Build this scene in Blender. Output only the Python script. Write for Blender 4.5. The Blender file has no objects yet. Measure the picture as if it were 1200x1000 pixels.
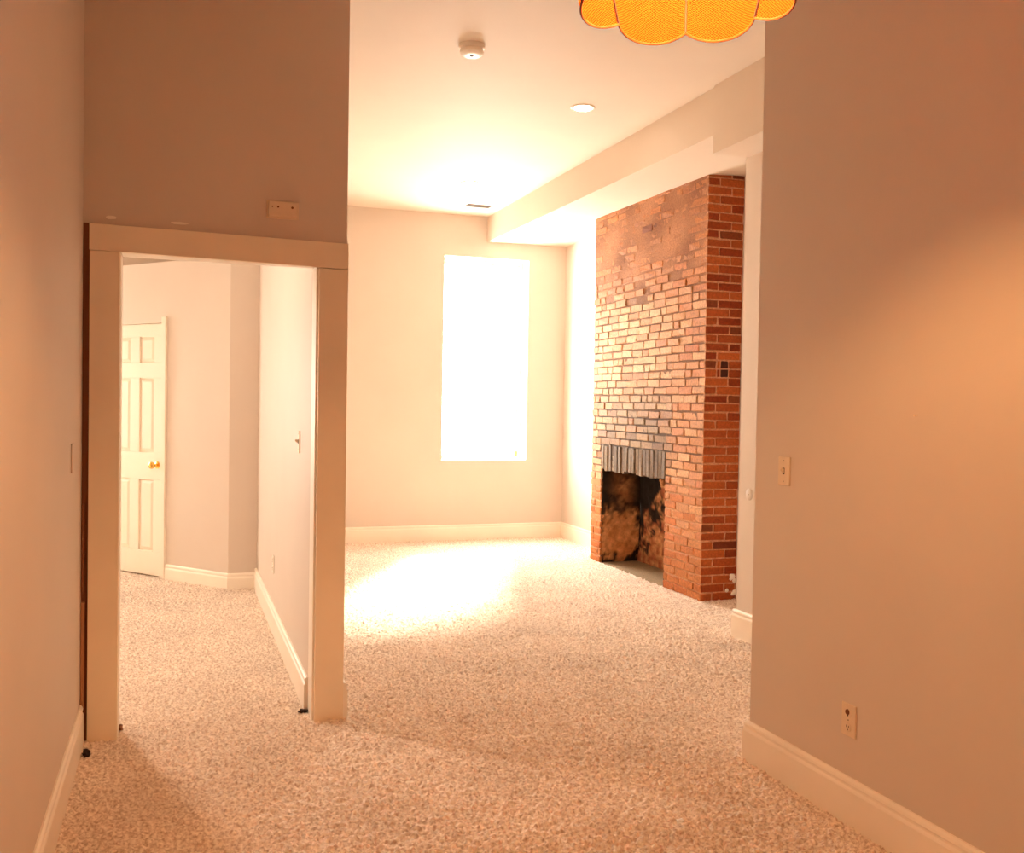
import bpy, bmesh, math, random
import numpy as np
from mathutils import Matrix, Vector
random.seed(7)
S = bpy.context.scene
COL = S.collection

# ---------------------------------------------------------------- camera
cam_d = bpy.data.cameras.new('camera')
cam = bpy.data.objects.new('camera', cam_d)
COL.objects.link(cam)
cam_d.sensor_width = 36.0
cam_d.lens = 34.217
cam_d.clip_start = 0.05
Rv = Vector((0.9453, -0.3258, 0.0164)); Fv = Vector((0.3261, 0.9450, -0.0233))
Fv.normalize(); Rv = (Rv - Fv * Rv.dot(Fv)).normalized(); Uv = Rv.cross(Fv)
M4 = Matrix((Rv, Uv, -Fv)).transposed().to_4x4()
M4.translation = Vector((0, 0, 1.52))
cam.matrix_world = M4
S.camera = cam

# ---------------------------------------------------------------- world, sun, exposure
W = bpy.data.worlds.new('sky'); S.world = W
W.use_nodes = True
bg = W.node_tree.nodes['Background']
bg.inputs[0].default_value = (1.0, 0.925, 0.85, 1)
bg.inputs[1].default_value = 38.0

sun_d = bpy.data.lights.new('sun', 'SUN')
sun_d.energy = 40.0
sun_d.angle = math.radians(12)
sun_d.color = (1.0, 0.90, 0.74)
sun = bpy.data.objects.new('sun', sun_d); COL.objects.link(sun)
sun.rotation_euler = Vector((-0.46, -1.0, -0.81)).to_track_quat('-Z', 'Y').to_euler()

def portal(name, x0, x1, z0, z1, y):
    d = bpy.data.lights.new(name, 'AREA'); d.shape = 'RECTANGLE'
    d.size = x1 - x0; d.size_y = z1 - z0
    d.cycles.is_portal = True
    o = bpy.data.objects.new(name, d); COL.objects.link(o)
    o.location = ((x0 + x1) / 2, y, (z0 + z1) / 2)
    o.rotation_euler = (math.radians(-90), 0, 0)   # faces -Y, into the room
portal('window_portal', 2.765, 3.75, 0.875, 3.136, 10.70)
portal('window_portal', -2.95, -1.88, 0.90, 2.20, 10.70)

vs = S.view_settings
vs.view_transform = 'Standard'; vs.look = 'None'; vs.gamma = 1.0
vs.exposure = 0.13
vs.use_curve_mapping = False
S.cycles.max_bounces = 14; S.cycles.diffuse_bounces = 10
S.cycles.transparent_max_bounces = 12
S.cycles.sample_clamp_indirect = 8.0

# ---------------------------------------------------------------- materials
def new_mat(name):
    m = bpy.data.materials.new(name); m.use_nodes = True
    nt = m.node_tree
    return m, nt, nt.nodes['Principled BSDF']

def paint(name, col, rough=0.55, spec=0.35, mottle=0.018, bump=0.02, scale=2.2, fine=160.0):
    """matt wall paint: faint roller stipple and broad mottling"""
    m, nt, p = new_mat(name); N, L = nt.nodes, nt.links
    p.inputs['Roughness'].default_value = rough
    p.inputs['Specular IOR Level'].default_value = spec
    tc = N.new('ShaderNodeTexCoord')
    n1 = N.new('ShaderNodeTexNoise'); n1.inputs['Scale'].default_value = scale; n1.inputs['Detail'].default_value = 4
    L.new(tc.outputs['Object'], n1.inputs['Vector'])
    mr = N.new('ShaderNodeMapRange')
    mr.inputs[1].default_value = 0.3; mr.inputs[2].default_value = 0.7
    mr.inputs[3].default_value = 1 - mottle; mr.inputs[4].default_value = 1 + mottle
    L.new(n1.outputs[0], mr.inputs[0])
    mx = N.new('ShaderNodeVectorMath'); mx.operation = 'SCALE'
    mx.inputs[0].default_value = col
    L.new(mr.outputs[0], mx.inputs['Scale'])
    L.new(mx.outputs[0], p.inputs['Base Color'])
    if bump:
        n2 = N.new('ShaderNodeTexNoise'); n2.inputs['Scale'].default_value = fine; n2.inputs['Detail'].default_value = 2
        L.new(tc.outputs['Object'], n2.inputs['Vector'])
        b = N.new('ShaderNodeBump'); b.inputs['Strength'].default_value = bump * 10; b.inputs['Distance'].default_value = 0.001
        L.new(n2.outputs[0], b.inputs['Height']); L.new(b.outputs[0], p.inputs['Normal'])
    return m

def plain(name, col, rough=0.5, metal=0.0, emit=None, estr=0.0):
    m, nt, p = new_mat(name); N, L = nt.nodes, nt.links
    p.inputs['Roughness'].default_value = rough; p.inputs['Metallic'].default_value = metal
    tc = N.new('ShaderNodeTexCoord')
    n = N.new('ShaderNodeTexNoise'); n.inputs['Scale'].default_value = 25; n.inputs['Detail'].default_value = 3
    L.new(tc.outputs['Object'], n.inputs['Vector'])
    mr = N.new('ShaderNodeMapRange'); mr.inputs[3].default_value = 0.93; mr.inputs[4].default_value = 1.07
    L.new(n.outputs[0], mr.inputs[0])
    mx = N.new('ShaderNodeVectorMath'); mx.operation = 'SCALE'; mx.inputs[0].default_value = col
    L.new(mr.outputs[0], mx.inputs['Scale']); L.new(mx.outputs[0], p.inputs['Base Color'])
    if emit:
        p.inputs['Emission Color'].default_value = (*emit, 1); p.inputs['Emission Strength'].default_value = estr
    return m

MW = paint('wall_paint', (0.69, 0.61, 0.535))
MC = paint('ceiling_paint', (0.745, 0.66, 0.565), rough=0.7, spec=0.2)
MT = paint('trim_paint', (0.92, 0.86, 0.76), rough=0.35, spec=0.5, mottle=0.04, bump=0.008, fine=60)
MTN = paint('aged_trim_paint', (0.90, 0.79, 0.62), rough=0.4, spec=0.45, mottle=0.06, bump=0.01, fine=60)
MD = paint('door_paint', (0.86, 0.79, 0.68), rough=0.35, spec=0.5, mottle=0.02, bump=0.0)
MPL = plain('ivory_plastic', (0.78, 0.65, 0.49), 0.4)
MPW = plain('white_plastic', (0.86, 0.80, 0.70), 0.4)
MHOLE = plain('dark_slot', (0.03, 0.015, 0.008), 0.8)
MBRASS = plain('polished_brass', (0.85, 0.52, 0.14), 0.18, 1.0)
MSTEEL = plain('nail_steel', (0.35, 0.28, 0.2), 0.4, 1.0)
MWOOD = plain('raw_brown_wood', (0.22, 0.075, 0.025), 0.75)
MWOOD2 = plain('bare_stop_wood', (0.42, 0.20, 0.09), 0.7)
MDARK = plain('dark_debris', (0.03, 0.012, 0.008), 0.9)
MSCRAP = plain('white_scrap', (0.9, 0.85, 0.75), 0.6)
MPAPER = plain('white_paper', (0.93, 0.98, 1.0), 0.5)
MVENT = plain('vent_metal', (0.10, 0.065, 0.035), 0.6)
MCORD = plain('lamp_cord', (0.25, 0.13, 0.05), 0.6)
MLENSB = plain('bright_lamp_lens', (0.9, 0.85, 0.75), 0.4, 0, (1.0, 0.80, 0.62), 850.0)
MLENS = plain('lamp_lens', (0.9, 0.85, 0.75), 0.4, 0, (1.0, 0.85, 0.65), 70.0)

# carpet pile
MCARP, nt, p = new_mat('carpet_pile'); N, L = nt.nodes, nt.links
p.inputs['Roughness'].default_value = 0.95; p.inputs['Specular IOR Level'].default_value = 0.1
tc = N.new('ShaderNodeTexCoord')
n1 = N.new('ShaderNodeTexNoise'); n1.inputs['Scale'].default_value = 75; n1.inputs['Detail'].default_value = 4
n2 = N.new('ShaderNodeTexNoise'); n2.inputs['Scale'].default_value = 2.2; n2.inputs['Detail'].default_value = 4
for n in (n1, n2): L.new(tc.outputs['Object'], n.inputs['Vector'])
ra = N.new('ShaderNodeValToRGB')
ra.color_ramp.elements[0].position = 0.33; ra.color_ramp.elements[0].color = (0.56, 0.42, 0.32, 1)
ra.color_ramp.elements[1].position = 0.61; ra.color_ramp.elements[1].color = (0.98, 0.875, 0.76, 1)
L.new(n1.outputs[0], ra.inputs[0])
mr = N.new('ShaderNodeMapRange'); mr.inputs[1].default_value = 0.3; mr.inputs[2].default_value = 0.7
mr.inputs[3].default_value = 0.90; mr.inputs[4].default_value = 1.06
L.new(n2.outputs[0], mr.inputs[0])
mx = N.new('ShaderNodeVectorMath'); mx.operation = 'SCALE'
L.new(ra.outputs[0], mx.inputs[0]); L.new(mr.outputs[0], mx.inputs['Scale'])
L.new(mx.outputs[0], p.inputs['Base Color'])
bp = N.new('ShaderNodeBump'); bp.inputs['Strength'].default_value = 0.6; bp.inputs['Distance'].default_value = 0.004
L.new(n1.outputs[0], bp.inputs['Height']); L.new(bp.outputs[0], p.inputs['Normal'])
MFLOOR = plain('subfloor', (0.35, 0.22, 0.12), 0.8)

# vertex-coloured masonry (tint per brick is stored on the mesh)
def masonry(name, rough, bump, scale, spec=0.4):
    m, nt, p = new_mat(name); N, L = nt.nodes, nt.links
    p.inputs['Roughness'].default_value = rough; p.inputs['Specular IOR Level'].default_value = spec
    at = N.new('ShaderNodeAttribute'); at.attribute_name = 'tint'
    tc = N.new('ShaderNodeTexCoord')
    n = N.new('ShaderNodeTexNoise'); n.inputs['Scale'].default_value = scale; n.inputs['Detail'].default_value = 6
    n.inputs['Roughness'].default_value = 0.7
    L.new(tc.outputs['Object'], n.inputs['Vector'])
    mr = N.new('ShaderNodeMapRange'); mr.inputs[1].default_value = 0.3; mr.inputs[2].default_value = 0.7
    mr.inputs[3].default_value = 0.62; mr.inputs[4].default_value = 1.3
    L.new(n.outputs[0], mr.inputs[0])
    mx = N.new('ShaderNodeVectorMath'); mx.operation = 'SCALE'
    L.new(at.outputs['Color'], mx.inputs[0]); L.new(mr.outputs[0], mx.inputs['Scale'])
    L.new(mx.outputs[0], p.inputs['Base Color'])
    b = N.new('ShaderNodeBump'); b.inputs['Strength'].default_value = bump; b.inputs['Distance'].default_value = 0.006
    L.new(n.outputs[0], b.inputs['Height']); L.new(b.outputs[0], p.inputs['Normal'])
    return m
MBRICK = masonry('brick_clay', 0.66, 0.8, 48, 0.18)
MMORTAR = masonry('lime_mortar', 0.8, 0.8, 70, 0.2)
MSOOT = masonry('sooty_render', 0.85, 0.8, 22, 0.15)

# clear glazing
MGLASS = bpy.data.materials.new('window_glass'); MGLASS.use_nodes = True
nt = MGLASS.node_tree; N, L = nt.nodes, nt.links
N.remove(N['Principled BSDF'])
out = N['Material Output']
tr = N.new('ShaderNodeBsdfTransparent'); tr.inputs[0].default_value = (0.97, 0.97, 0.95, 1)
gl = N.new('ShaderNodeBsdfGlossy'); gl.inputs['Roughness'].default_value = 0.02
fr = N.new('ShaderNodeFresnel'); fr.inputs[0].default_value = 1.45
ms = N.new('ShaderNodeMixShader')
ge = N.new('ShaderNodeNewGeometry')           # reflect on the outer skin of the pane only
fm = N.new('ShaderNodeMath'); fm.operation = 'SUBTRACT'; fm.inputs[0].default_value = 1.0
L.new(ge.outputs['Backfacing'], fm.inputs[1])
fx_ = N.new('ShaderNodeMath'); fx_.operation = 'MULTIPLY'
L.new(fr.outputs[0], fx_.inputs[0]); L.new(fm.outputs[0], fx_.inputs[1])
L.new(fx_.outputs[0], ms.inputs[0]); L.new(tr.outputs[0], ms.inputs[1]); L.new(gl.outputs[0], ms.inputs[2])
L.new(ms.outputs[0], out.inputs['Surface'])

# woven cane lamp shade: lets lamp light through
MCANE = bpy.data.materials.new('woven_cane'); MCANE.use_nodes = True
nt = MCANE.node_tree; N, L = nt.nodes, nt.links
N.remove(N['Principled BSDF']); out = N['Material Output']
uv = N.new('ShaderNodeUVMap')
sep = N.new('ShaderNodeSeparateXYZ'); L.new(uv.outputs[0], sep.inputs[0])
def mnode(op, a, b=None):
    n = N.new('ShaderNodeMath'); n.operation = op
    for i, v in enumerate((a, b)):
        if v is None: continue
        if isinstance(v, (int, float)): n.inputs[i].default_value = v
        else: L.new(v, n.inputs[i])
    return n.outputs[0]
PITCH = 0.0078
sx = mnode('SINE', mnode('MULTIPLY', sep.outputs[0], 2 * math.pi / PITCH))
sy = mnode('SINE', mnode('MULTIPLY', sep.outputs[1], 2 * math.pi / PITCH))
we = mnode('MULTIPLY', sx, sy)
we01 = mnode('MULTIPLY_ADD', we, 0.5); we01.node.inputs[2].default_value = 0.5
ra = N.new('ShaderNodeValToRGB')
ra.color_ramp.elements[0].position = 0.12; ra.color_ramp.elements[0].color = (0.085, 0.012, 0.001, 1)
ra.color_ramp.elements[1].position = 0.6; ra.color_ramp.elements[1].color = (0.40, 0.076, 0.011, 1)
L.new(we01, ra.inputs[0])
bp = N.new('ShaderNodeBump'); bp.inputs['Strength'].default_value = 0.5; bp.inputs['Distance'].default_value = 0.002
L.new(we01, bp.inputs['Height'])
df = N.new('ShaderNodeBsdfDiffuse'); tl = N.new('ShaderNodeBsdfTranslucent')
ms = N.new('ShaderNodeMixShader'); ms.inputs[0].default_value = 0.42
for n in (df, tl):
    L.new(ra.outputs[0], n.inputs['Color']); L.new(bp.outputs[0], n.inputs['Normal'])
L.new(df.outputs[0], ms.inputs[1]); L.new(tl.outputs[0], ms.inputs[2]); L.new(ms.outputs[0], out.inputs['Surface'])
MRIB = plain('dark_cane_binding', (0.012, 0.003, 0.001), 0.5)
MBIND = plain('amber_cane_binding', (0.20, 0.045, 0.0035), 0.6)
MSEAM = plain('seam_cane', (0.07, 0.014, 0.001), 0.8)
MBULB = plain('bulb_glass', (0.9, 0.8, 0.6), 0.3, 0, (1.0, 0.48, 0.18), 860.0)

# ---------------------------------------------------------------- mesh helpers
class MB:
    def __init__(s): s.v = []; s.f = []; s.uv = None
    def box(s, x0, y0, z0, x1, y1, z1):
        b = len(s.v)
        s.v += [(x0,y0,z0),(x1,y0,z0),(x1,y1,z0),(x0,y1,z0),(x0,y0,z1),(x1,y0,z1),(x1,y1,z1),(x0,y1,z1)]
        s.f += [tuple(b+i for i in q) for q in ((0,3,2,1),(4,5,6,7),(0,1,5,4),(1,2,6,5),(2,3,7,6),(3,0,4,7))]
        return s
    def prism(s, pts, z0, z1):
        """plan polygon (counter-clockwise) pulled up from z0 to z1"""
        b = len(s.v); n = len(pts)
        s.v += [(x, y, z0) for x, y in pts] + [(x, y, z1) for x, y in pts]
        s.f += [tuple(b + n - 1 - i for i in range(n)), tuple(b + n + i for i in range(n))]
        for i in range(n):
            j = (i + 1) % n
            s.f.append((b+i, b+j, b+n+j, b+n+i))
        return s
    def lathe(s, prof, c=(0,0,0), n=32, axis='Z'):
        """profile (radius, height) turned about an axis through c"""
        b = len(s.v)
        for r, h in prof:
            for k in range(n):
                a = 2*math.pi*k/n; p, q = r*math.cos(a), r*math.sin(a)
                d = {'Z': (p, q, h), 'X': (h, p, q), 'Y': (q, h, p)}[axis]
                s.v.append((c[0]+d[0], c[1]+d[1], c[2]+d[2]))
        m = len(prof)
        for i in range(m-1):
            for k in range(n):
                j = (k+1) % n
                s.f.append((b+i*n+k, b+i*n+j, b+(i+1)*n+j, b+(i+1)*n+k))
        s.f.append(tuple(b + k for k in reversed(range(n))))
        s.f.append(tuple(b + (m-1)*n + k for k in range(n)))
        return s
    def tube(s, pts, r, n=8):
        b = len(s.v); P = [Vector(p) for p in pts]
        for i, p in enumerate(P):
            t = (P[min(i+1, len(P)-1)] - P[max(i-1, 0)]).normalized()
            a = t.orthogonal().normalized() if abs(t.z) > 0.98 else t.cross(Vector((0,0,1))).normalized()
            c = t.cross(a)
            for k in range(n):
                th = 2*math.pi*k/n
                q = p + (a*math.cos(th) + c*math.sin(th)) * r
                s.v.append(tuple(q))
        for i in range(len(P)-1):
            for k in range(n):
                j = (k+1) % n
                s.f.append((b+i*n+k, b+i*n+j, b+(i+1)*n+j, b+(i+1)*n+k))
        s.f.append(tuple(b+k for k in reversed(range(n))))
        s.f.append(tuple(b+(len(P)-1)*n+k for k in range(n)))
        return s
    def sweep(s, prof, path):
        """profile (offset to the left of travel, height) along a plan polyline, mitred"""
        b = len(s.v); P = [Vector(p) for p in path]; m = len(prof)
        for i, p in enumerate(P):
            d0 = (P[i] - P[i-1]).normalized() if i else None
            d1 = (P[i+1] - P[i]).normalized() if i < len(P)-1 else None
            d0 = d0 or d1; d1 = d1 or d0
            n0 = Vector((-d0.y, d0.x)); n1 = Vector((-d1.y, d1.x))
            mm = (n0 + n1).normalized(); mm /= max(0.3, mm.dot(n0))
            for o, h in prof:
                s.v.append((p.x + mm.x*o, p.y + mm.y*o, h))
        for i in range(len(P)-1):
            for k in range(m):
                j = (k+1) % m
                s.f.append((b+i*m+k, b+(i+1)*m+k, b+(i+1)*m+j, b+i*m+j))
        s.f.append(tuple(b+k for k in range(m)))
        s.f.append(tuple(b+(len(P)-1)*m+k for k in reversed(range(m))))
        return s
    def build(s, name, mat, parent=None, smooth=False, bevel=0.0, col=None, loc=None):
        me = bpy.data.meshes.new(name); me.from_pydata(s.v, [], s.f)
        bm = bmesh.new(); bm.from_mesh(me); bmesh.ops.recalc_face_normals(bm, faces=bm.faces)
        if bevel:
            es = [e for e in bm.edges if len(e.link_faces) == 2 and e.calc_face_angle() > 0.6]
            bmesh.ops.bevel(bm, geom=es, offset=bevel, segments=2, profile=0.5, affect='EDGES', clamp_overlap=True)
        bm.to_mesh(me); bm.free()
        me.materials.append(mat)
        if smooth:
            me.polygons.foreach_set('use_smooth', [True]*len(me.polygons))
            try: me.set_sharp_from_angle(angle=math.radians(38))
            except Exception: pass
        if col is not None:
            ca = me.color_attributes.new('tint', 'FLOAT_COLOR', 'POINT')
            ca.data.foreach_set('color', np.array([(*col, 1.0)]*len(me.vertices), np.float32).ravel())
        o = bpy.data.objects.new(name, me); COL.objects.link(o)
        if loc: o.location = loc
        if parent: o.parent = parent
        return o

def struct(o):
    o['kind'] = 'structure'; return o
def tag(o, label, cat, group=None, kind=None):
    o['label'] = label; o['category'] = cat
    if group: o['group'] = group
    if kind: o['kind'] = kind
    return o
def empty(name, loc, rot=(0,0,0)):
    o = bpy.data.objects.new(name, None); COL.objects.link(o)
    o.location = loc; o.rotation_euler = rot; o.empty_display_size = 0.1
    return o

CEIL = 3.59
YB = 10.37          # back wall
# ---------------------------------------------------------------- room shell
struct(MB().box(-3.6, -1.7, -0.14, 4.6, 10.75, -0.02).build('floor', MFLOOR))
struct(MB().box(-3.6, -1.7, CEIL, 4.6, 10.75, CEIL+0.12).build('ceiling', MC))
struct(MB().box(-0.52, -1.6, -0.02, -0.39, 4.66, CEIL).build('wall_left', MW))
struct(MB().box(-0.52, -1.7, -0.02, 2.47, -1.6, CEIL).build('wall_near', MW))
struct(MB().box(2.35, -1.6, -0.02, 2.47, 3.60, CEIL).build('wall_right', MW))
struct(MB().box(2.47, 3.48, -0.02, 3.52, 3.60, CEIL).build('wall_return', MW))
struct(MB().box(3.52, 3.48, -0.02, 4.32, 5.58, CEIL).build('wall_pier', MW))
w = MB()
w.box(4.20, 5.58, -0.02, 4.33, 7.20, CEIL); w.box(4.20, 8.66, -0.02, 4.33, YB, CEIL); w.box(4.20, 7.20, 1.2, 4.33, 8.66, CEIL)
struct(w.build('wall_alcove', MW))
def holed(name, x0, x1, y0, y1, holes, z0=-0.02, z1=CEIL):
    m = MB(); cx = x0
    for a, b, c, d in holes:
        m.box(cx, y0, z0, a, y1, z1); m.box(a, y0, z0, b, y1, c); m.box(a, y0, d, b, y1, z1); cx = b
    m.box(cx, y0, z0, x1, y1, z1)
    return struct(m.build(name, MW))
WB = holed('wall_back', 0.62, 4.45, YB, YB+0.32, [(2.765, 3.75, 0.875, 3.136)])
holed('wall_hall_back', -3.4, 0.62, YB, YB+0.32, [(-2.95, -1.88, 0.90, 2.20)])
struct(MB().box(-3.52, 4.66, -0.02, -3.4, YB+0.32, CEIL).build('wall_hall_left', MW))
# partition between hall and main room, and the wall over the doorway
struct(MB().box(0.62, 4.77, -0.02, 0.76, YB, CEIL).build('wall_partition', MW))
w = MB()
w.box(-3.4, 4.66, -0.02, -0.255, 4.77, CEIL)
w.box(-0.255, 4.645, 2.176, 0.76, 4.77, CEIL); w.box(0.645, 4.645, -0.02, 0.76, 4.77, 2.176)
w.box(-0.39, 4.645, 2.165, -0.255, 4.66, CEIL)
WD = struct(w.build('wall_doorway', MW))
for cx, cz, wd, hh, a in ((-0.279, 2.311, 0.052, 0.018, 0.03), (0.0055, 2.3065, 0.085, 0.014, -0.02)):
    m = MB(); n = 9
    pts = [(cx + wd/2*math.cos(2*math.pi*i/n)*(0.8+0.3*random.random()), cz + hh/2*math.sin(2*math.pi*i/n)*(0.7+0.4*random.random())) for i in range(n)]
    for y in (4.6455, 4.6425): m.v += [(x, y, z + (x-cx)*a) for x, z in pts]
    m.f = [tuple(range(n)), tuple(n+i for i in range(n))] + [(i, (i+1)%n, n+(i+1)%n, n+i) for i in range(n)]
    o = m.build('paint_smear', MT, WD)
# closet bump-out in the hall: a slanted wall with a door in it
CA = Vector((0.400, 8.062)); CD = Vector((-0.634, 0.774)).normalized(); CN = Vector((-CD.y, CD.x))  # CN: towards the hall
if CN.x > 0: CN = -CN
def cpt(t, o=0.0):
    q = CA + CD*t + CN*o
    return (q.x, q.y)
DT0, DT1, DZ = 0.80, 1.55, 2.155
def cbox(m, t0, t1, o0, o1, z0, z1):
    m.prism([cpt(t0, o0), cpt(t1, o0), cpt(t1, o1), cpt(t0, o1)], z0, z1)
m = MB()
m.prism([cpt(0), (0.62, 8.055), (0.62, 8.16), (0.46, 8.16), cpt(0.10, -0.10)], -0.02, 2.6)   # face towards the doorway
cbox(m, 0.0, DT0, -0.10, 0, -0.02, 2.6); cbox(m, DT1, 1.76, -0.10, 0, -0.02, 2.6); cbox(m, DT0, DT1, -0.10, 0, DZ, 2.6)
q1, q2 = cpt(1.76), cpt(1.76, -0.10)
m.prism([q1, q2, (q2[0], YB), (q1[0], YB)], -0.02, 2.6)
m.prism([cpt(0), (0.62, 8.055), (0.62, YB), (q1[0], YB), q1], 2.6, 2.66)
struct(m.build('wall_closet', MW))
# taller wall behind, over the closet
struct(MB().prism([(0.62, 9.35), (0.62, YB), (-0.03, YB)], 2.66, CEIL).build('wall_hall_corner', MW))

# dropped soffits along the right side (the far one sags a little)
m = MB()
V = [(3.253, YB, 3.312), (3.28, 5.56, 3.283), (4.32, 5.56, 3.325), (4.32, YB, 3.325), (3.88, 8.83, 3.352), (3.88, 6.63, 3.318),
     (3.253, YB, CEIL), (3.28, 5.56, CEIL), (4.32, 5.56, CEIL), (4.32, YB, CEIL)]
m.v = V
m.f = [(0,1,5,4), (0,4,3), (4,5,2,3), (5,1,2), (0,6,7,1), (1,7,8,2), (2,8,9,3), (3,9,6,0), (6,9,8,7)]
struct(m.build('trim_soffit', MC))
struct(MB().box(3.26, 3.60, 3.155, 3.53, 5.56, CEIL).build('trim_bulkhead', MC))

# ---------------------------------------------------------------- baseboards
def prof(h=0.168, t=0.018):
    return [(0, -0.015), (t, -0.015), (t, h-0.042), (t-0.002, h-0.036), (t-0.006, h-0.030), (t-0.006, h-0.022),
            (t-0.003, h-0.018), (t-0.005, h-0.008), (t-0.012, h), (0, h)]
def base(name, path, h=0.168, t=0.018, mat=MT):
    o = MB().sweep(prof(h, t), path).build(name, mat)
    return struct(o)
base('baseboard_right', [(2.35, -1.58), (2.35, 3.60), (2.8, 3.60)][::1], 0.17, 0.022)
base('baseboard_left', [(-0.39, 4.60), (-0.39, -1.58)], 0.172, 0.018)
base('baseboard_back', [(4.20, YB), (0.76, YB)], 0.172)
base('baseboard_alcove', [(4.20, 8.85), (4.20, YB)], 0.172)
base('baseboard_pier', [(3.52, 3.62), (3.52, 5.58), (4.2, 5.58)], 0.185, 0.024)
base('baseboard_partition', [(0.76, YB), (0.76, 4.625)], 0.172, 0.026)
base('baseboard_hall_right', [(0.62, 4.795), (0.62, 8.055)], 0.165, 0.020)
base('baseboard_closet', [(0.62, 8.055), tuple(CA), cpt(DT0-0.055)], 0.128, 0.016)
base('baseboard_hall_back', [(q1[0], YB), (-3.4, YB)], 0.165)

# ---------------------------------------------------------------- doorway trim
T = empty('trim_doorway', (0.2, 4.64, 0)); struct(T)
def tpart(name, m, mat=MTN, bevel=0.0025):
    o = m.build(name, mat, None, bevel=bevel); o.parent = T
    o.matrix_parent_inverse = Matrix.Translation((-0.2, -4.64, 0)); return o
tpart('side_casing', MB().box(-0.362, 4.618, -0.01, -0.238, 4.645, 2.158))
tpart('side_casing', MB().box(0.628, 4.618, -0.01, 0.764, 4.645, 2.140))
m = MB(); m.v = [(-0.364,4.614,2.160),(0.764,4.614,2.142),(0.764,4.614,2.262),(-0.364,4.614,2.276),
                 (-0.364,4.645,2.160),(0.764,4.645,2.142),(0.764,4.645,2.262),(-0.364,4.645,2.276)]
m.f = [(0,1,2,3),(4,7,6,5),(0,4,5,1),(1,5,6,2),(2,6,7,3),(3,7,4,0)]
tpart('head_casing', m)
tpart('jamb_liner', MB().box(-0.255, 4.645, -0.01, -0.235, 4.772, 2.157), MT)
tpart('jamb_liner', MB().box(0.618, 4.644, -0.01, 0.645, 4.785, 2.157), MT)
tpart('head_liner', MB().box(-0.235, 4.645, 2.157, 0.618, 4.772, 2.176), MT)
o = tpart('backing_strip', MB().box(-0.390, 4.640, 0.0, -0.355, 4.660, 2.28), MWOOD)
o['label'] = 'bare dark brown wood strip beside the left casing'
tpart('stop_strip', MB().box(-0.389, 4.612, 0.15, -0.374, 4.640, 0.62), MWOOD2)
tpart('stop_strip', MB().box(-0.389, 4.622, 0.66, -0.377, 4.640, 1.05), MWOOD)

# ---------------------------------------------------------------- windows
def window(name, x0, x1, z0, z1, y):
    r = empty(name, ((x0+x1)/2, y, z0)); struct(r)
    def part(nm, m, mat, bevel=0.002, par=r):
        o = m.build(nm, mat, None, bevel=bevel); o.parent = par
        w = Matrix.Translation(r.location)
        o.matrix_parent_inverse = (w.inverted() if par is r else Matrix.Identity(4)); return o
    f = MB(); a = 0.028
    f.box(x0, y, z0, x0+a, y+0.09, z1); f.box(x1-a, y, z0, x1, y+0.09, z1)
    f.box(x0+a, y, z1-a, x1-a, y+0.09, z1); f.box(x0+a, y, z0, x1-a, y+0.09, z0+a)
    part('window_frame', f, MT)
    s = MB(); b = 0.03; X0, X1, Z0, Z1 = x0+a, x1-a, z0+a, z1-a; ys = y+0.03
    s.box(X0, ys, Z0, X0+b, ys+0.035, Z1); s.box(X1-b, ys, Z0, X1, ys+0.035, Z1)
    s.box(X0+b, ys, Z1-b, X1-b, ys+0.035, Z1); s.box(X0+b, ys, Z0, X1-b, ys+0.035, Z0+b)
    sa = part('sash', s, MT)
    part('pane', MB().box(X0+b, ys+0.014, Z0+b, X1-b, ys+0.018, Z1-b), MGLASS, 0, sa)
    l = MB(); l.box(X1-b+0.004, ys-0.012, Z0+0.02, X1-0.006, ys, Z0+0.07)
    part('sash_latch', l, MBRASS, 0.002, sa)
    part('window_sill', MB().box(x0, YB+0.002, z0-0.002, x1, y+0.02, z0+0.012), MT)
    return r
window('window_1', 2.765, 3.75, 0.875, 3.136, YB+0.20)
window('window_2', -2.95, -1.88, 0.90, 2.20, YB+0.20)

# ---------------------------------------------------------------- closet door in the hall
ang = math.atan2(CD.y, CD.x)
D = empty('door_1', (*cpt(DT0), 0), (0, 0, ang)); struct(D)     # local x along the wall, local y: -CN or CN
sgn = 1 if (Vector((-math.sin(ang), math.cos(ang))).dot(CN) > 0) else -1
def dbox(m, x0, x1, o0, o1, z0, z1):
    a, b = sorted((sgn*o0, sgn*o1)); m.box(x0, a, z0, x1, b, z1); return m
DW = DT1 - DT0
m = MB()
rails = [(0.012, 0.215), (0.825, 1.055), (1.69, 1.82), (2.04, DZ-0.008)]
cols = [(0.004, 0.125), (0.313, 0.435), (0.62, DW-0.004)]
for z0, z1 in rails: dbox(m, cols[0][0], cols[2][1], -0.045, -0.006, z0, z1)
for (a, b), (z0, z1) in [(c, (r[1], s[0])) for c in cols for r, s in zip(rails, rails[1:])]:
    dbox(m, a, b, -0.045, -0.006, z0, z1)
m.build('door_leaf', MD, D, bevel=0.003)
for z0, z1 in [(r[1], s[0]) for r, s in zip(rails, rails[1:])]:
    for x0, x1 in ((0.125, 0.313), (0.435, 0.62)):
        m = MB(); b = len(m.v); e, g = 0.006, 0.034
        yo, yi = sgn*-0.024, sgn*-0.010
        m.v = [(x0, yo, z0), (x1, yo, z0), (x1, yo, z1), (x0, yo, z1),
               (x0+e, yo, z0+e), (x1-e, yo, z0+e), (x1-e, yo, z1-e), (x0+e, yo, z1-e),
               (x0+g, yi, z0+g), (x1-g, yi, z0+g), (x1-g, yi, z1-g), (x0+g, yi, z1-g)]
        m.f = [(0,1,5,4),(1,2,6,5),(2,3,7,6),(3,0,4,7),(4,5,9,8),(5,6,10,9),(6,7,11,10),(7,4,8,11),(8,9,10,11)]
        m.build('door_panel', MD, D)
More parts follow.
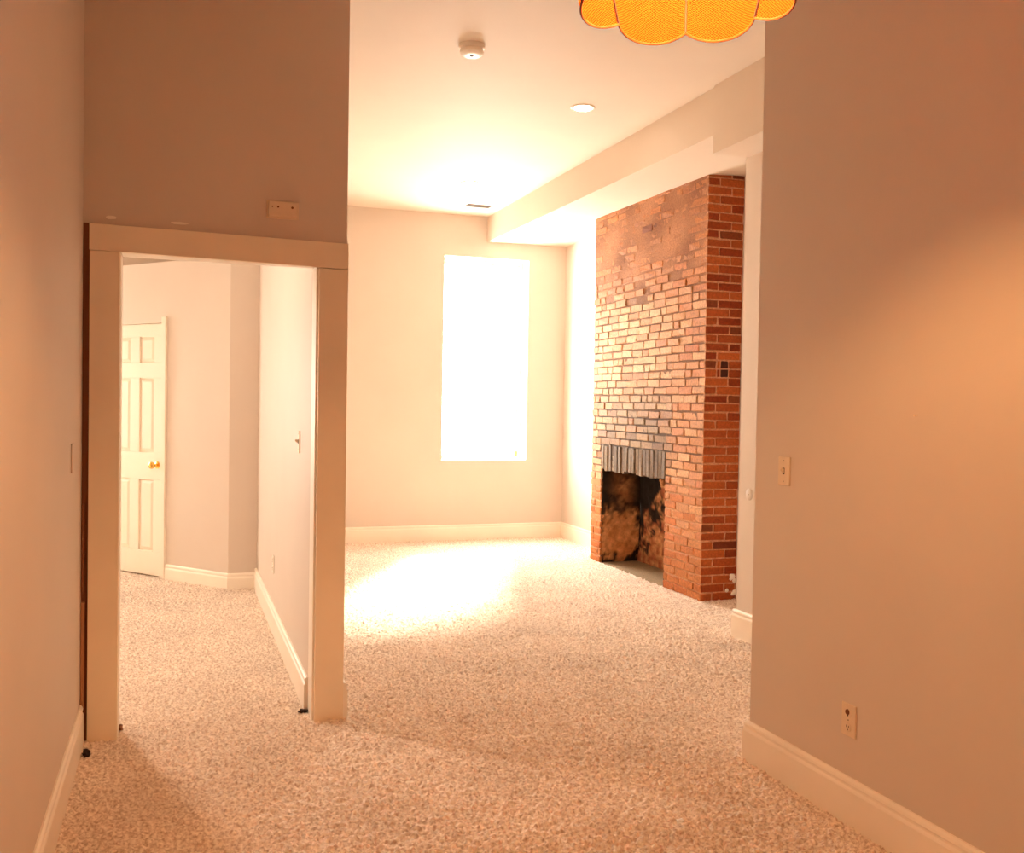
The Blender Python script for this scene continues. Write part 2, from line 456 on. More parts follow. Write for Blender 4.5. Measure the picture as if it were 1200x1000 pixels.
m = MB().lathe([(0.0, 0.0), (0.031, 0.0), (0.031, 0.004), (0.012, 0.010), (0.011, 0.034), (0.024, 0.042), (0.030, 0.056), (0.027, 0.070), (0.014, 0.078), (0.0, 0.079)], (0, 0, 0), 24, 'Y')
if sgn < 0: m.v = [(x, -y, z) for x, y, z in m.v]
o = m.build('door_knob', MBRASS, D, smooth=True, loc=(0.072, sgn*-0.006, 0.953)); o['label'] = 'polished brass door knob'
m = MB(); dbox(m, -0.052, 0.0, -0.06, 0.022, 0.0, DZ+0.045); m.build('side_casing', MD, D, bevel=0.003)
m = MB(); dbox(m, DW, DW+0.05, -0.06, 0.022, 0.0, DZ+0.045); m.build('side_casing', MD, D, bevel=0.003)
m = MB(); dbox(m, 0.0, DW, -0.06, -0.001, DZ-0.004, DZ+0.012); m.build('head_stop', MD, D)

# ---------------------------------------------------------------- carpet
rng = np.random.default_rng(3)
def carpet():
    nx = 2048; cell = 0.005
    F = np.fft.fftfreq(nx, cell)
    fr = np.hypot(F[:, None], F[None, :]) + 1e-6
    def band(f0, w):
        g = np.fft.fft2(rng.standard_normal((nx, nx)))
        g *= np.exp(-(np.log(fr/f0)**2)/(2*w*w))
        h = np.real(np.fft.ifft2(g)); return h/h.std()
    H = 0.0042*band(36, 0.42) + 0.0026*band(17, 0.4) + 0.0012*band(6, 0.5) + 0.0018*band(80, 0.25)
    xs = np.concatenate([np.arange(-3.38, -0.9, 0.05), np.arange(-0.9, 3.55, 0.0062), np.arange(3.55, 4.3, 0.02)])
    ys = [-1.58]
    while ys[-1] < YB - 0.01:
        y = ys[-1]; ys.append(y + (0.06 if y < 1.9 else 0.0060 + 0.0016*max(0, y-2.8)))
    ys[-1] = YB - 0.002
    ys = np.array(ys)
    X, Y = np.meshgrid(xs, ys)
    gx = (X/cell) % nx; gy = (Y/cell) % nx
    i0 = np.floor(gx).astype(int); j0 = np.floor(gy).astype(int); fx = gx-i0; fy = gy-j0
    i1 = (i0+1) % nx; j1 = (j0+1) % nx; i0 %= nx; j0 %= nx
    Z = (H[j0, i0]*(1-fx)*(1-fy) + H[j0, i1]*fx*(1-fy) + H[j1, i0]*(1-fx)*fy + H[j1, i1]*fx*fy)
    Z += rng.uniform(-0.0009, 0.0009, Z.shape)
    Z = np.clip(Z, -0.014, 0.015)
    n, mth = len(xs), len(ys)
    co = np.stack([X, Y, Z], -1).reshape(-1, 3).astype(np.float32)
    a = (np.arange(mth-1)[:, None]*n + np.arange(n-1)[None, :]).ravel()
    fc = np.stack([a, a+1, a+n+1, a+n], -1).astype(np.int32)
    # keep only the floor that is enclosed by the rooms
    cx = co[fc].mean(1)
    keep = ((cx[:, 1] > 4.66) | ((cx[:, 0] > -0.39) & (cx[:, 0] < 2.36)) | (cx[:, 1] > 3.6))
    keep &= ~((cx[:, 1] < 3.6) & (cx[:, 0] > 2.36))
    keep &= ~((cx[:, 1] < 5.58) & (cx[:, 0] > 3.525))
    keep &= ~((cx[:, 1] > 6.69) & (cx[:, 1] < 8.80) & (cx[:, 0] > 3.885))
    keep &= (cx[:, 0] < 4.2)
    fc = fc[keep]
    me = bpy.data.meshes.new('carpet')
    me.vertices.add(len(co)); me.vertices.foreach_set('co', co.ravel())
    me.loops.add(fc.size); me.loops.foreach_set('vertex_index', fc.ravel())
    me.polygons.add(len(fc)); me.polygons.foreach_set('loop_start', np.arange(0, fc.size, 4, dtype=np.int32))
    me.polygons.foreach_set('loop_total', np.full(len(fc), 4, np.int32))
    me.update(calc_edges=True)
    bm = bmesh.new(); bm.from_mesh(me)
    bmesh.ops.delete(bm, geom=[v for v in bm.verts if not v.link_faces], context='VERTS')
    bm.to_mesh(me); bm.free()
    me.polygons.foreach_set('use_smooth', np.ones(len(me.polygons), bool))
    me.materials.append(MCARP)
    o = bpy.data.objects.new('carpet', me); COL.objects.link(o)
    tag(o, 'beige wall-to-wall shag carpet covering the whole floor', 'carpet', kind='stuff')
carpet()

# ---------------------------------------------------------------- brick chimney breast
CX, CY0, CY1, CTOP = 3.88, 6.67, 8.815, 3.345
OY0, OY1, OZ = 7.285, 8.585, 0.905
CH = empty('brick_chimney_breast', (CX, CY0, 0))
tag(CH, 'exposed red brick chimney breast with a sooty open firebox', 'fireplace')
chinv = Matrix.Translation((-CX, -CY0, 0))
def lerp(a, b, t): return tuple(x+(y-x)*t for x, y in zip(a, b))
def sstep(a, b, x):
    t = min(1, max(0, (x-a)/(b-a))); return t*t*(3-2*t)

TEMPL = []
for sx_ in (0, 1):
    for sy_ in (0, 1):
        for sz_ in (0, 1): TEMPL.append((sx_, sy_, sz_))
def chamfer_box(x0, y0, z0, x1, y1, z1, c, jit=0.0):
    """box with chamfered edges: 24 vertices, 26 faces"""
    lo, hi = (x0, y0, z0), (x1, y1, z1)
    v, idx = [], {}
    for s in TEMPL:
        for ax in range(3):
            p = []
            for k in range(3):
                b = hi[k] if s[k] else lo[k]
                p.append(b if k == ax else b + (-c if s[k] else c))
            idx[(s, ax)] = len(v)
            v.append(tuple(q + random.uniform(-jit, jit) for q in p))
    f = []
    for ax in range(3):
        o = [k for k in range(3) if k != ax]
        for e in (0, 1):
            cyc = []
            for a, b in ((0,0),(1,0),(1,1),(0,1)):
                s = [0,0,0]; s[ax] = e; s[o[0]] = a; s[o[1]] = b; cyc.append(idx[(tuple(s), ax)])
            f.append(tuple(cyc))
    for ax in range(3):                       # edges run along ax, join the two other axes' faces
        o = [k for k in range(3) if k != ax]
        for a in (0, 1):
            for b in (0, 1):
                s0 = [0,0,0]; s0[o[0]] = a; s0[o[1]] = b; s1 = list(s0); s1[ax] = 1
                s0, s1 = tuple(s0), tuple(s1)
                f.append((idx[(s0, o[0])], idx[(s1, o[0])], idx[(s1, o[1])], idx[(s0, o[1])]))
    for s in TEMPL: f.append((idx[(s,0)], idx[(s,1)], idx[(s,2)]))
    return v, f

RED = (0.46, 0.115, 0.028); DKRED = (0.24, 0.036, 0.009); ORANGE = (0.50, 0.20, 0.065)
PALE = (0.66, 0.48, 0.28); TAN = (0.36, 0.155, 0.07); GREY = (0.15, 0.105, 0.07); SOOT = (0.05, 0.037, 0.03)
def front_tint(y, z):
    """weathered face: raw red at the foot, paler in the middle and towards the far end, mortar-smeared top, soot over the fire"""
    red = lerp(ORANGE, RED, random.random()*0.6)
    if random.random() < 0.5: red = lerp(red, (0.62, 0.35, 0.18), random.random()*0.8*sstep(0.2, 0.6, z))
    pale_mix = sstep(0.55, 1.15, z) * (1 - sstep(2.25, 2.75, z))
    pale_mix *= 0.30 + 0.70*sstep(6.95, 7.7, y)
    pale_mix *= random.choice((random.uniform(0.15, 0.55), random.uniform(0.5, 1.0), random.uniform(0.6, 1.0)))
    c = lerp(red, PALE, min(0.85, pale_mix*0.95))
    c = lerp(c, lerp(TAN, ORANGE, random.random()), 0.75*sstep(2.3, 2.8, z))
    dy = max(0, abs(y-7.95) - 0.55)
    s = (1 - sstep(1.15, 1.95, z)) * sstep(0.8, 1.1, z) * (1 - sstep(0.0, 0.35, dy))
    c = lerp(c, GREY, min(0.85, s*random.uniform(0.45, 1.0)))
    return c
def side_tint(z):
    c = lerp(RED, DKRED, random.random()**1.3)
    if random.random() < 0.06: c = lerp(c, (0.08, 0.02, 0.012), 0.6)
    return c

bricks = []    # (visible size, verts, faces, colour)
C_H = 0.0675; NC = int(round(CTOP / C_H)); JT = 0.0105
def add_brick(x0, y0, z0, x1, y1, z1, col, face, flush=0.0):
    jit = 0.0018 if face == 'side' else 0.0038
    pr = random.uniform(-0.003, 0.003) if face != 'side' else random.uniform(-0.0012, 0.0008)
    if face == 'front': x0 += pr + flush
    elif face == 'side': y0 += pr
    v, f = chamfer_box(x0, y0, z0, x1, y1, z1, random.uniform(0.003, 0.007), jit)
    c = Vector(((x0+x1)/2, (y0+y1)/2, (z0+z1)/2)); d = c - Vector((0, 0, 1.52))
    ds = d.normalized()
    area = (z1-z0) * ((y1-y0)*abs(ds.x) * (face != 'side') + (x1-x0)*abs(ds.y) * (face != 'front'))
    bricks.append((area/d.length_squared, v, f, col))
for k in range(NC):
    z0 = k*C_H + JT/2 - 0.004; z1 = z0 + C_H - JT
    if k == NC-1: z1 = min(z1, CTOP)
    zc = (z0+z1)/2
    fl = 0.004*sstep(2.45, 2.8, zc)
    odd = k % 2
    # corner brick seen on both faces
    ly, lx = ((0.205, 0.10) if not odd else (0.10, 0.205))
    if k in (26, 27): lx = 0.10
    ly += random.uniform(-0.012, 0.012)
    cc = (front_tint(CY0+0.08, zc), side_tint(zc))
    add_brick(CX, CY0, z0, CX+lx, CY0+ly, z1, cc, 'both')
    # side face
    x = CX + lx + JT
    spans = []
    if k in (26, 27):
        spans = [(x, 4.012), (4.022, 4.086), (4.097, 4.20)] if x < 4.0 else [(4.097, 4.20)]
    else:
        while x < 4.198:
            L_ = 0.205 if odd == 0 else random.choice((0.10, 0.205))
            x1 = min(x + L_ + random.uniform(-0.01, 0.01), 4.200)
            if x1 - x > 0.02: spans.append((x, x1))
            x = x1 + JT
    for a, b in spans:
        add_brick(a, CY0, z0, b, CY0+0.09, z1, (0.06, 0.016, 0.01) if k in (26, 27) and b == 4.086 else side_tint(zc), 'side')
    # front face
    y = CY0 + ly + JT
    while y < CY1 - 0.02:
        L_ = random.choices((0.205, 0.10, 0.16), (0.80, 0.12, 0.08))[0] + random.uniform(-0.014, 0.014)
        y1 = min(y + L_, CY1)
        if CY1 - y1 < 0.06: y1 = CY1
        segs = [(y, y1)]
        if z0 < 1.145 and z1 > 0:          # opening and its soldier course
            segs = []
            if y < OY0 - 0.02: segs.append((y, min(y1, OY0)))
            if y1 > OY1 + 0.02: segs.append((max(y, OY1), y1))
        for a, b in segs:
            if b - a < 0.035: continue
            col = front_tint((a+b)/2, zc)
            dz = random.uniform(-0.002, 0.002); f2 = fl
            if 44 <= k <= 46 and False: pass
            if k == 45 and 7.45 < (a+b)/2 < 7.88: col = (0.24, 0.085, 0.04); f2 = -0.003
            if zc > 2.4:
                f2 -= random.uniform(0, 0.004)
                if random.random() < 0.12: f2 += 0.010; col = lerp(col, (0.12, 0.05, 0.025), 0.5)
            add_brick(CX, a, z0+dz, CX+0.09, b, z1+dz, col, 'front', f2)
        y = y1 + JT
# soldier course over the opening
ns = 18; sw = (OY1 - OY0) / ns
for i in range(ns):
    a = OY0 + i*sw + 0.005; b = a + sw - 0.011
    drop = random.uniform(-0.012, 0.010)
    col = lerp(lerp(GREY, PALE, random.random()*0.35), (0.13, 0.09, 0.065), random.random()*0.7)
    add_brick(CX + random.uniform(-0.004, 0.004), a, OZ + drop, CX+0.10, b, 1.142 + random.uniform(-0.006, 0.004), col, 'front')
bricks.sort(key=lambda t: -t[0])
def brick_mesh(name, lst):
    vs, fs, cs = [], [], []
    for _, v, f, c in lst:
        b = len(vs); vs += [(x-CX, y-CY0, z) for x, y, z in v]; fs += [tuple(i+b for i in q) for q in f]
        for qi, q in enumerate(v):
            cf = c
            if isinstance(c[0], tuple): cf = c[1] if qi % 3 == 1 else c[0]     # corner brick: weathered front, fresh side
            j = random.uniform(0.90, 1.10); cs.append((cf[0]*j, cf[1]*j, cf[2]*j, 1.0))
    me = bpy.data.meshes.new(name); me.from_pydata(vs, [], fs)
    bm = bmesh.new(); bm.from_mesh(me); bmesh.ops.recalc_face_normals(bm, faces=bm.faces); bm.to_mesh(me); bm.free()
    ca = me.color_attributes.new('tint', 'FLOAT_COLOR', 'POINT'); ca.data.foreach_set('color', np.array(cs, np.float32).ravel())
    me.materials.append(MBRICK)
    o = bpy.data.objects.new(name, me); COL.objects.link(o); o.parent = CH
    return o
for b in bricks[:300]: brick_mesh('brick', [b])
o = brick_mesh('far_brickwork', bricks[300:]); o['kind'] = 'stuff'
# mortar body behind the brick faces, coloured like the face in front of it
def mortar_tint(x, y, z):
    if y < CY0 + 0.02: return lerp((0.66, 0.36, 0.21), (0.55, 0.25, 0.13), random.random())
    low = (0.60, 0.33, 0.17); mid = (0.22, 0.11, 0.055); top = lerp((0.27, 0.115, 0.05), (0.46, 0.215, 0.10), 0.5 + 0.5*math.sin(y*7+z*9)*math.sin(y*3.1-z*5))
    c = lerp(low, mid, sstep(0.6, 1.2, z)); c = lerp(c, top, sstep(2.3, 2.75, z))
    dy = max(0, abs(y-7.95) - 0.6)
    s = (1 - sstep(1.2, 1.9, z)) * sstep(0.75, 1.0, z) * (1 - sstep(0, 0.35, dy))
    return lerp(c, SOOT, 0.8*s)
def grid_mesh(name, fn, nu, nv, mat, tint):
    m = MB(); cs = []
    for j in range(nv+1):
        for i in range(nu+1):
            P = fn(i/nu, j/nv); m.v.append((P[0]-CX, P[1]-CY0, P[2])); cs.append((*tint(*P), 1.0))
    for j in range(nv):
        for i in range(nu):
            a = j*(nu+1)+i; m.f.append((a, a+1, a+nu+2, a+nu+1))
    me = bpy.data.meshes.new(name); me.from_pydata(m.v, [], m.f)
    ca = me.color_attributes.new('tint', 'FLOAT_COLOR', 'POINT'); ca.data.foreach_set('color', np.array(cs, np.float32).ravel())
    me.materials.append(mat); me.polygons.foreach_set('use_smooth', [True]*len(me.polygons))
    o = bpy.data.objects.new(name, me); COL.objects.link(o); o.parent = CH
    return o
mi = 0.0065
def mbox(x0, y0, z0, x1, y1, z1):
    m = MB().box(x0-CX, y0-CY0, z0, x1-CX, y1-CY0, z1); return m
# solid core, with a fine coloured skin on its two seen faces
core = MB()
for bx in ((CX+0.022, CY0+0.022, 0, 4.20, OY0-0.012, CTOP), (CX+0.022, OY1+0.012, 0, 4.20, CY1-0.004, CTOP), (CX+0.022, OY0-0.012, OZ+0.03, 4.20, OY1+0.012, CTOP)):
    core.box(bx[0]-CX, bx[1]-CY0, bx[2], bx[3]-CX, bx[4]-CY0, bx[5])
core.build('masonry_core', MMORTAR, CH, col=(0.25, 0.12, 0.06))
j_ = lambda: random.uniform(-0.0025, 0.0025)
def topfill(z): return 0.0045*sstep(2.45, 2.8, z)
for (ya, yb, za, zb) in ((CY0+mi, OY0-0.004, 0, CTOP), (OY1+0.004, CY1-0.004, 0, CTOP), (OY0-0.004, OY1+0.004, OZ+0.012, CTOP)):
    grid_mesh('mortar_joints', lambda u, v: (CX+mi+j_()-topfill(za+(zb-za)*v), ya+(yb-ya)*u, za+(zb-za)*v), max(8, int((yb-ya)/0.03)), int((zb-za)/0.03), MMORTAR, mortar_tint)
grid_mesh('mortar_joints', lambda u, v: (CX+mi+(4.2-CX-mi)*u, CY0+0.0055+j_()*0.4, CTOP*v), 12, 100, MMORTAR, mortar_tint)
# firebox: back, two cheeks, sloping throat, hearth
FX = 4.29
npn = [rng.standard_normal((10, 10)) for _ in range(4)]
def vn(k, u, v):
    A = npn[k]; a = (u % 1)*9; b = (v % 1)*9; i, j = min(8, int(a)), min(8, int(b)); fu, fv = a-i, b-j
    fu = fu*fu*(3-2*fu); fv = fv*fv*(3-2*fv)
    return A[j,i]*(1-fu)*(1-fv)+A[j,i+1]*fu*(1-fv)+A[j+1,i]*(1-fu)*fv+A[j+1,i+1]*fu*fv
CLAY = (0.62, 0.30, 0.12)
def soot_tint(which):
    def t(x, y, z):
        if which == 'cheek':
            u = (x-CX)/(FX-CX); h = u*0.45
            n = 0.07*vn(0, h+0.1, z*0.9) + 0.04*vn(1, h*2.6, z*2.6) + 0.02*vn(2, h*7, z*7)
            s = sstep(0.40, 0.56, z + n + 0.10*max(0, u-0.6))
            blob = math.exp(-((u-0.56)/0.24)**2 - ((z-0.74+n)/0.12)**2)
            s *= 1 - 0.62*min(1, blob*1.3)
            s = max(s, 1 - sstep(0.02, 0.07, z + n*0.7 - 0.20*max(0, u-0.62)), 0.95*(1 - sstep(0.0, 0.10, u - 0.02 + n*0.8))*sstep(0.18, 0.3, z))
            c = lerp(CLAY, (0.42, 0.17, 0.06), min(1, max(0, 0.4+0.45*vn(3, h*2, z*2))))
            return lerp(c, (0.014, 0.009, 0.006), min(1, s))
        v = (y-OY0)/(OY1-OY0)
        n = 0.14*vn(1, v*0.9, z*0.9) + 0.10*vn(2, v*3.6, z*2.8) + 0.05*vn(3, v*8, z*6)
        s = sstep(0.36, 0.56, z*0.75 + n + 0.30*sstep(0.55, 0.95, v))
        c = lerp((0.50, 0.24, 0.10), (0.30, 0.09, 0.04), min(1, max(0, 0.5+0.6*vn(0, v*3, z*3))))
        return lerp(c, (0.014, 0.009, 0.006), s)
    return t
lump = lambda k, a, b: 0.012*vn(k, a, b) + 0.005*vn((k+1) % 4, a*2.7, b*2.7)
cheek = soot_tint('cheek'); backt = soot_tint('back')
FTOP = 1.02
grid_mesh('firebox_cheek', lambda u, v: (CX+0.012+(FX-CX)*u, OY1-0.012+lump(0, u*0.45, v)*0.5, FTOP*v-0.005), 26, 50, MSOOT, cheek)
grid_mesh('firebox_cheek', lambda u, v: (CX+0.012+(FX-CX)*u, OY0+0.010-lump(1, u*0.45, v)*0.5, FTOP*v-0.005), 26, 50, MSOOT, cheek)
grid_mesh('firebox_back', lambda u, v: (FX+lump(2, u, v), OY0-0.02+(OY1-OY0+0.04)*u, FTOP*v-0.005), 60, 50, MSOOT, backt)
o = mbox(CX+0.02, OY0-0.03, FTOP-0.01, FX+0.05, OY1+0.03, FTOP+0.05).build('firebox_throat', MSOOT, CH, col=(0.014, 0.009, 0.006))
o = mbox(CX+0.004, OY0-0.02, -0.02, FX+0.05, OY1+0.02, 0.004).build('hearth_slab', MMORTAR, CH, col=(0.30, 0.215, 0.125))
o['label'] = 'flat grey-beige hearth slab inside the firebox'
# hanging lip of mortar under the soldier course, and plaster crumbs on the side foot
o = MB().lathe([(0.0, -0.05), (0.012, -0.045), (0.03, 0.0), (0.022, 0.03), (0.0, 0.035)], (0.05, 7.42-CY0, OZ-0.02), 7).build('mortar_lump', MMORTAR, CH, col=(0.45, 0.2, 0.08))
for x, z, r in ((4.165, 0.185, 0.030), (4.185, 0.150, 0.022), (4.150, 0.165, 0.016), (4.19, 0.06, 0.028), (4.115, 0.075, 0.018), (4.17, 0.045, 0.018)):
    v = []
    m = MB().lathe([(0.0, -0.006), (r*0.8, -0.006), (r*0.9, 0.0), (r*0.5, 0.006), (0.0, 0.008)], (0, 0, 0), 8, 'Y')
    m.v = [(a*random.uniform(0.75, 1.2) + x-CX, -b, c*random.uniform(0.75, 1.2) + z) for a, b, c in m.v]
    m.build('plaster_crumb', MSCRAP, CH)

# ---------------------------------------------------------------- pendant lamp
LX, LY, LZ = 1.122, 2.050, 2.455
LAMP = empty('pendant_lamp', (LX, LY, CEIL), (0, 0, 0))
tag(LAMP, 'amber woven cane pendant lamp with a scalloped petal shade', 'lamp')
a0 = math.atan2(LY, LX)              # a seam points straight away from the doorway viewer
SH = 0.31
def rad(v, s):
    """v 0 at the rim .. 1 at the top, s 0 at a seam .. 1 in mid petal"""
    base_ = 0.238 + 0.030*math.sin(min(1, v/0.5)*math.pi/2) if v < 0.35 else None
    if base_ is None:
        t = (v-0.35)/0.65; r35 = 0.238 + 0.030*math.sin(0.7*math.pi/2)
        base_ = 0.055 + (r35-0.055)*math.cos(t*math.pi/2)**0.8
    return base_ * (1 + 0.105*s*(1-v)**0.5)
def petal_pt(k, u, v):
    s = 1 - abs(2*u-1)**2.2
    a = a0 + (k+u)*math.pi/4
    r = rad(v, s)
    z = LZ + 0.043 + SH*v - (0.020*s)*(1-v)**3 - CEIL - 0.055*r*math.cos(a-a0)   # hangs slightly askew
    return (r*math.cos(a), r*math.sin(a), z)
for k in range(8):
    nu, nv = 14, 16
    m = MB(); uvs = []
    for j in range(nv+1):
        for i in range(nu+1):
            m.v.append(petal_pt(k, i/nu, j/nv)); uvs.append((i/nu*0.20, j/nv*0.40))
    for j in range(nv):
        for i in range(nu):
            a = j*(nu+1)+i; m.f.append((a, a+1, a+nu+2, a+nu+1))
    me = bpy.data.meshes.new('shade_petal'); me.from_pydata(m.v, [], m.f)
    ul = me.uv_layers.new(name='UVMap')
    ul.data.foreach_set('uv', np.array([uvs[l.vertex_index] for l in me.loops], np.float32).ravel())
    me.polygons.foreach_set('use_smooth', [True]*len(me.polygons)); me.materials.append(MCANE)
    o = bpy.data.objects.new('shade_petal', me); COL.objects.link(o); o.parent = LAMP
    MB().tube([petal_pt(k, i/20, 0.0) for i in range(21)], 0.0034, 6).build('rim_binding', MBIND, LAMP, smooth=True)
    MB().tube([petal_pt(k, 0.0, j/16) for j in range(17)], 0.0030, 6).build('shade_rib', MRIB if k % 2 else MSEAM, LAMP, smooth=True)
zt = LZ + 0.043 + SH - CEIL
MB().lathe([(0.0, zt-0.004), (0.060, zt-0.004), (0.062, zt+0.004), (0.02, zt+0.012), (0.0, zt+0.012)]).build('top_cap', MBIND, LAMP, smooth=True)
MB().lathe([(0.0, zt-0.134), (0.020, zt-0.134), (0.022, zt-0.02), (0.016, zt-0.004), (0.0, zt-0.004)], n=20).build('socket', MBRASS, LAMP, smooth=True)
MB().lathe([(0.0, zt-0.250), (0.022, zt-0.246), (0.036, zt-0.225), (0.041, zt-0.200), (0.034, zt-0.165), (0.016, zt-0.136), (0.0, zt-0.132)], n=20).build('bulb', MBULB, LAMP, smooth=True)
MB().tube([(0, 0, zt+0.01), (0, 0, -0.02)], 0.004, 8).build('cord', MCORD, LAMP, smooth=True)
MB().lathe([(0.0, -0.028), (0.02, -0.028), (0.055, -0.012), (0.06, 0.0), (0.0, 0.0)], n=28).build('ceiling_canopy', MBRASS, LAMP, smooth=True)

# ---------------------------------------------------------------- ceiling fittings
SD = empty('smoke_detector', (1.60, 5.46, CEIL))
tag(SD, 'round white smoke detector on the ceiling', 'smoke detector')
MB().lathe([(0.0, 0.0), (0.076, 0.0), (0.076, -0.018), (0.066, -0.022), (0.0, -0.022)], n=36).build('mounting_base', MPW, SD, smooth=True)
MB().lathe([(0.0, -0.022), (0.064, -0.022), (0.066, -0.030), (0.070, -0.034), (0.070, -0.046), (0.058, -0.056), (0.030, -0.059), (0.0, -0.059)], n=36).build('sensor_body', MPW, SD, smooth=True)
MB().lathe([(0.0, -0.058), (0.012, -0.058), (0.011, -0.0625), (0.0, -0.063)], n=16).build('test_button', MVENT, SD, smooth=True)

def downlight(x, y, label, mat=MLENS):
    r = empty('recessed_light', (x, y, CEIL))
    tag(r, label, 'ceiling light', 'recessed ceiling lights')
    MB().lathe([(0.062, 0.0), (0.086, 0.0), (0.086, -0.003), (0.078, -0.008), (0.064, -0.006)], n=36).build('trim_ring', MPW, r, smooth=True)
    MB().lathe([(0.0, -0.001), (0.065, -0.001), (0.065, -0.006), (0.045, -0.009), (0.0, -0.010)], n=36).build('lens', mat, r, smooth=True)
downlight(2.657, 6.301, 'glowing round recessed light in the ceiling nearer the viewer')
downlight(2.59, 8.83, 'glowing round recessed light in the ceiling near the window wall')

downlight(-0.57, 5.85, 'round recessed light in the hall ceiling behind the wall over the doorway', MLENSB)
VT = empty('ceiling_vent', (2.975, 9.815, CEIL))
tag(VT, 'small dark slatted air vent in the ceiling by the window wall', 'vent')
m = MB(); m.box(-0.13, -0.055, -0.008, 0.13, -0.042, 0); m.box(-0.13, 0.042, -0.008, 0.13, 0.055, 0)
m.box(-0.13, -0.042, -0.008, -0.117, 0.042, 0); m.box(0.117, -0.042, -0.008, 0.13, 0.042, 0)
m.build('vent_frame', MVENT, VT)
MB().box(-0.117, -0.042, -0.002, 0.117, 0.042, 0).build('vent_throat', MHOLE, VT)
for i in range(6):
    y = -0.034 + i*0.0136
    m = MB(); m.v = [(-0.116, y, -0.002), (0.116, y, -0.002), (0.116, y+0.008, -0.009), (-0.116, y+0.008, -0.009),
                     (-0.116, y, -0.0035), (0.116, y, -0.0035), (0.116, y+0.008, -0.0105), (-0.116, y+0.008, -0.0105)]
    m.f = [(0,1,2,3), (4,7,6,5), (0,4,5,1), (1,5,6,2), (2,6,7,3), (3,7,4,0)]
    m.build('vent_slat', MVENT, VT)

# ---------------------------------------------------------------- wall fittings
BX = empty('door_chime_box', (0.458, 4.645, 2.402))
tag(BX, 'small cream box with three dark holes on the wall above the doorway', 'wall box')
MB().box(-0.066, -0.030, -0.037, 0.066, 0, 0.035).build('box_cover', MPL, BX, bevel=0.004)
MB().box(-0.072, -0.006, -0.042, 0.074, 0, 0.040).build('back_plate', MPL, BX, bevel=0.002)
for x, z, r in ((-0.048, 0.008, 0.003), (-0.022, 0.008, 0.0045), (0.042, 0.008, 0.0055)):
    MB().lathe([(0.0, -0.0315), (r, -0.0315), (r, -0.028), (0.0, -0.028)], (x, 0, z), 14, 'Y').build('hole', MWOOD, BX)

def plate(name, label, cat, loc, rotz, kind, w=0.072, h=0.117, mat=MPL):
    """local x across, local -y out of the wall"""
    r = empty(name, loc, (0, 0, rotz)); tag(r, label, cat)
    MB().box(-w/2, -0.007, -h/2, w/2, 0, h/2).build('cover_plate', mat, r, bevel=0.003)
    if kind == 'switch':
        MB().box(-0.006, -0.0085, -0.013, 0.006, -0.006, 0.013).build('toggle_slot', MHOLE, r)
        m = MB(); m.v = [(-0.0045,-0.007,-0.009),(0.0045,-0.007,-0.009),(0.0045,-0.007,0.010),(-0.0045,-0.007,0.010),
                         (-0.004,-0.024,0.004),(0.004,-0.024,0.004),(0.004,-0.021,0.013),(-0.004,-0.021,0.013)]
        m.f = [(0,1,2,3),(4,7,6,5),(0,4,5,1),(1,5,6,2),(2,6,7,3),(3,7,4,0)]
        m.build('toggle', mat, r)
        for z in (-0.042, 0.042):
            MB().lathe([(0.0, -0.0082), (0.003, -0.008), (0.0032, -0.006), (0.0, -0.006)], (0, 0, z), 10, 'Y').build('screw', MSTEEL, r)
    elif kind == 'outlet':
        for z in (-0.026, 0.026):
            o = MB().lathe([(0.0, -0.0095), (0.0155, -0.0095), (0.0170, -0.008), (0.0170, -0.006), (0.0, -0.006)], (0, 0, z), 20, 'Y').build('socket_face', mat, r, smooth=True)
            for x, dz, sw_, sh_ in ((-0.0060, 0.003, 0.0024, 0.0085), (0.0060, 0.003, 0.0024, 0.0075), (0.0, -0.0085, 0.005, 0.005)):
                m = MB().box(x-sw_/2, -0.0102, z+dz-sh_/2, x+sw_/2, -0.009, z+dz+sh_/2).build('slot', MHOLE, o)
        MB().lathe([(0.0, -0.0085), (0.003, -0.0082), (0.0032, -0.006), (0.0, -0.006)], (0, 0, 0), 10, 'Y').build('screw', MSTEEL, r)
    return r
R90 = math.radians(90)
plate('light_switch', 'ivory toggle light switch on the bare right wall', 'switch', (2.35, 3.385, 1.264), -R90, 'switch', 0.078)
o = plate('wall_outlet', 'ivory double wall outlet low on the right wall above its baseboard', 'outlet', (2.35, 2.948, 0.378), -R90, 'outlet', 0.078, 0.12)
MB().lathe([(0.0, -0.0125), (0.010, -0.0125), (0.011, -0.0095), (0.0, -0.0095)], (-0.002, 0, 0.030), 14, 'Y').build('dark_plug_cap', MWOOD, o)
plate('light_switch', 'light switch seen edge-on on the hall wall through the doorway', 'switch', (0.62, 5.255, 1.30), -R90, 'switch', mat=MPL)
plate('wall_outlet', 'pale wall outlet low on the hall wall through the doorway', 'outlet', (0.62, 6.595, 0.43), -R90, 'outlet', mat=MPW)
plate('blank_plate', 'blank painted cover plate on the left wall beside the casing', 'cover plate', (-0.39, 4.20, 1.277), R90, 'blank', mat=MW)
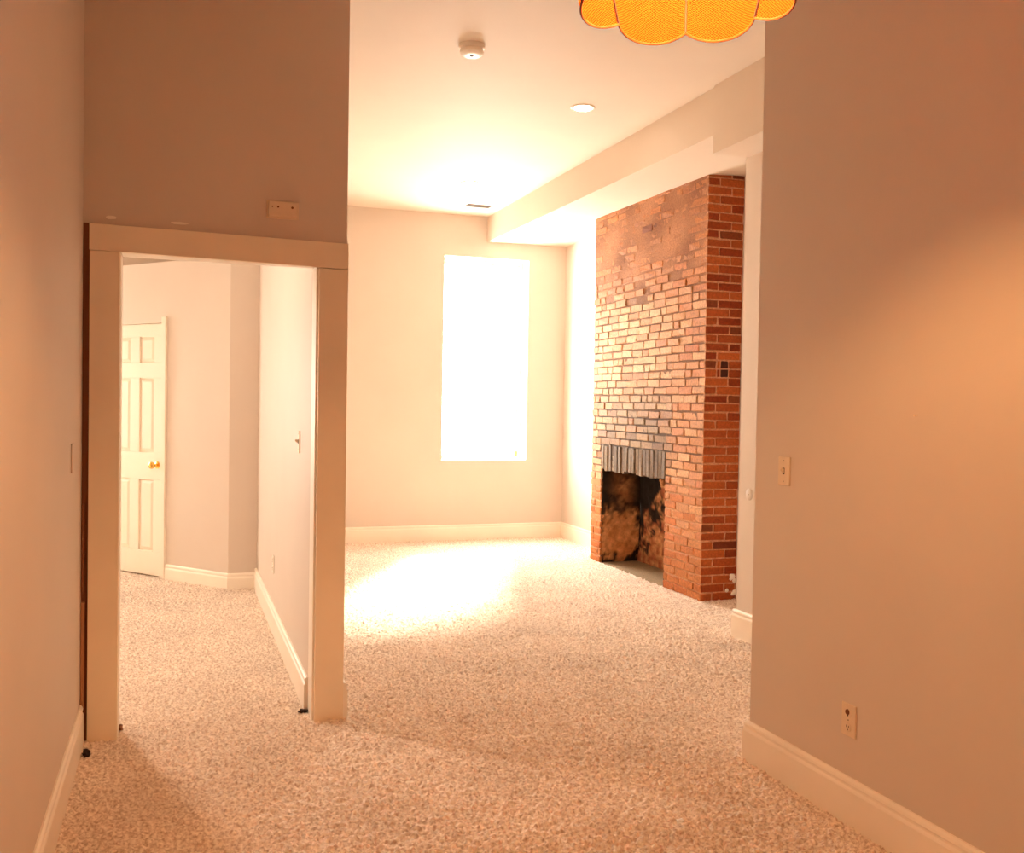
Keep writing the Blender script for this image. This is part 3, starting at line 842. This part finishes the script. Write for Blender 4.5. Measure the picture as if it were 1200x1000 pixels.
TD = empty('wall_dial', (3.52, 5.455, 0.957), (0, 0, -R90))
tag(TD, 'round painted cover disc on the narrow wall beside the chimney', 'cover plate')
MB().lathe([(0.0, -0.004), (0.034, -0.004), (0.038, -0.002), (0.039, 0.0), (0.0, 0.0)], n=32, axis='Y').build('cover_disc', MW, TD, smooth=True)
MB().lathe([(0.0, -0.006), (0.004, -0.0055), (0.0045, -0.003), (0.0, -0.003)], n=10, axis='Y').build('screw', MSTEEL, TD, smooth=True)
o = MB().lathe([(0.0, -0.014), (0.004, -0.014), (0.004, -0.012), (0.0014, -0.011), (0.0014, 0.0), (0.0, 0.0)], n=10, axis='Y').build('picture_nail', MPL, smooth=True)
o.location = (2.35, 2.644, 1.503); o.rotation_euler = (0, 0, -R90)
tag(o, 'small nail left in the middle of the right wall', 'nail')

# ---------------------------------------------------------------- bits on the carpet
def crumb(name, label, cat, loc, rx, ry, rz, mat, seed):
    rnd = random.Random(seed); bm = bmesh.new()
    bmesh.ops.create_icosphere(bm, subdivisions=2, radius=1)
    for v in bm.verts:
        k = rnd.uniform(0.45, 1.3); v.co = Vector((v.co.x*rx*k, v.co.y*ry*k, v.co.z*rz*k))
    me = bpy.data.meshes.new(name); bm.to_mesh(me); bm.free(); me.materials.append(mat)
    o = bpy.data.objects.new(name, me); COL.objects.link(o); o.location = loc
    return tag(o, label, cat)
crumb('dark_debris', 'black crumpled debris at the foot of the left wall baseboard', 'debris', (-0.352, 4.44, 0.010), 0.018, 0.030, 0.016, MDARK, 1)
crumb('carpet_tuft', 'dark loose carpet tuft at the foot of the left door casing', 'debris', (-0.232, 4.745, 0.012), 0.014, 0.022, 0.014, MWOOD, 2)
crumb('carpet_tuft', 'dark loose carpet tuft behind the foot of the right door casing', 'debris', (0.595, 4.77, 0.008), 0.024, 0.02, 0.010, MDARK, 3)
crumb('paper_scrap', 'tiny white scrap lying on the carpet in the foreground', 'scrap', (1.729, 3.085, 0.023), 0.015, 0.013, 0.010, MPAPER, 4)
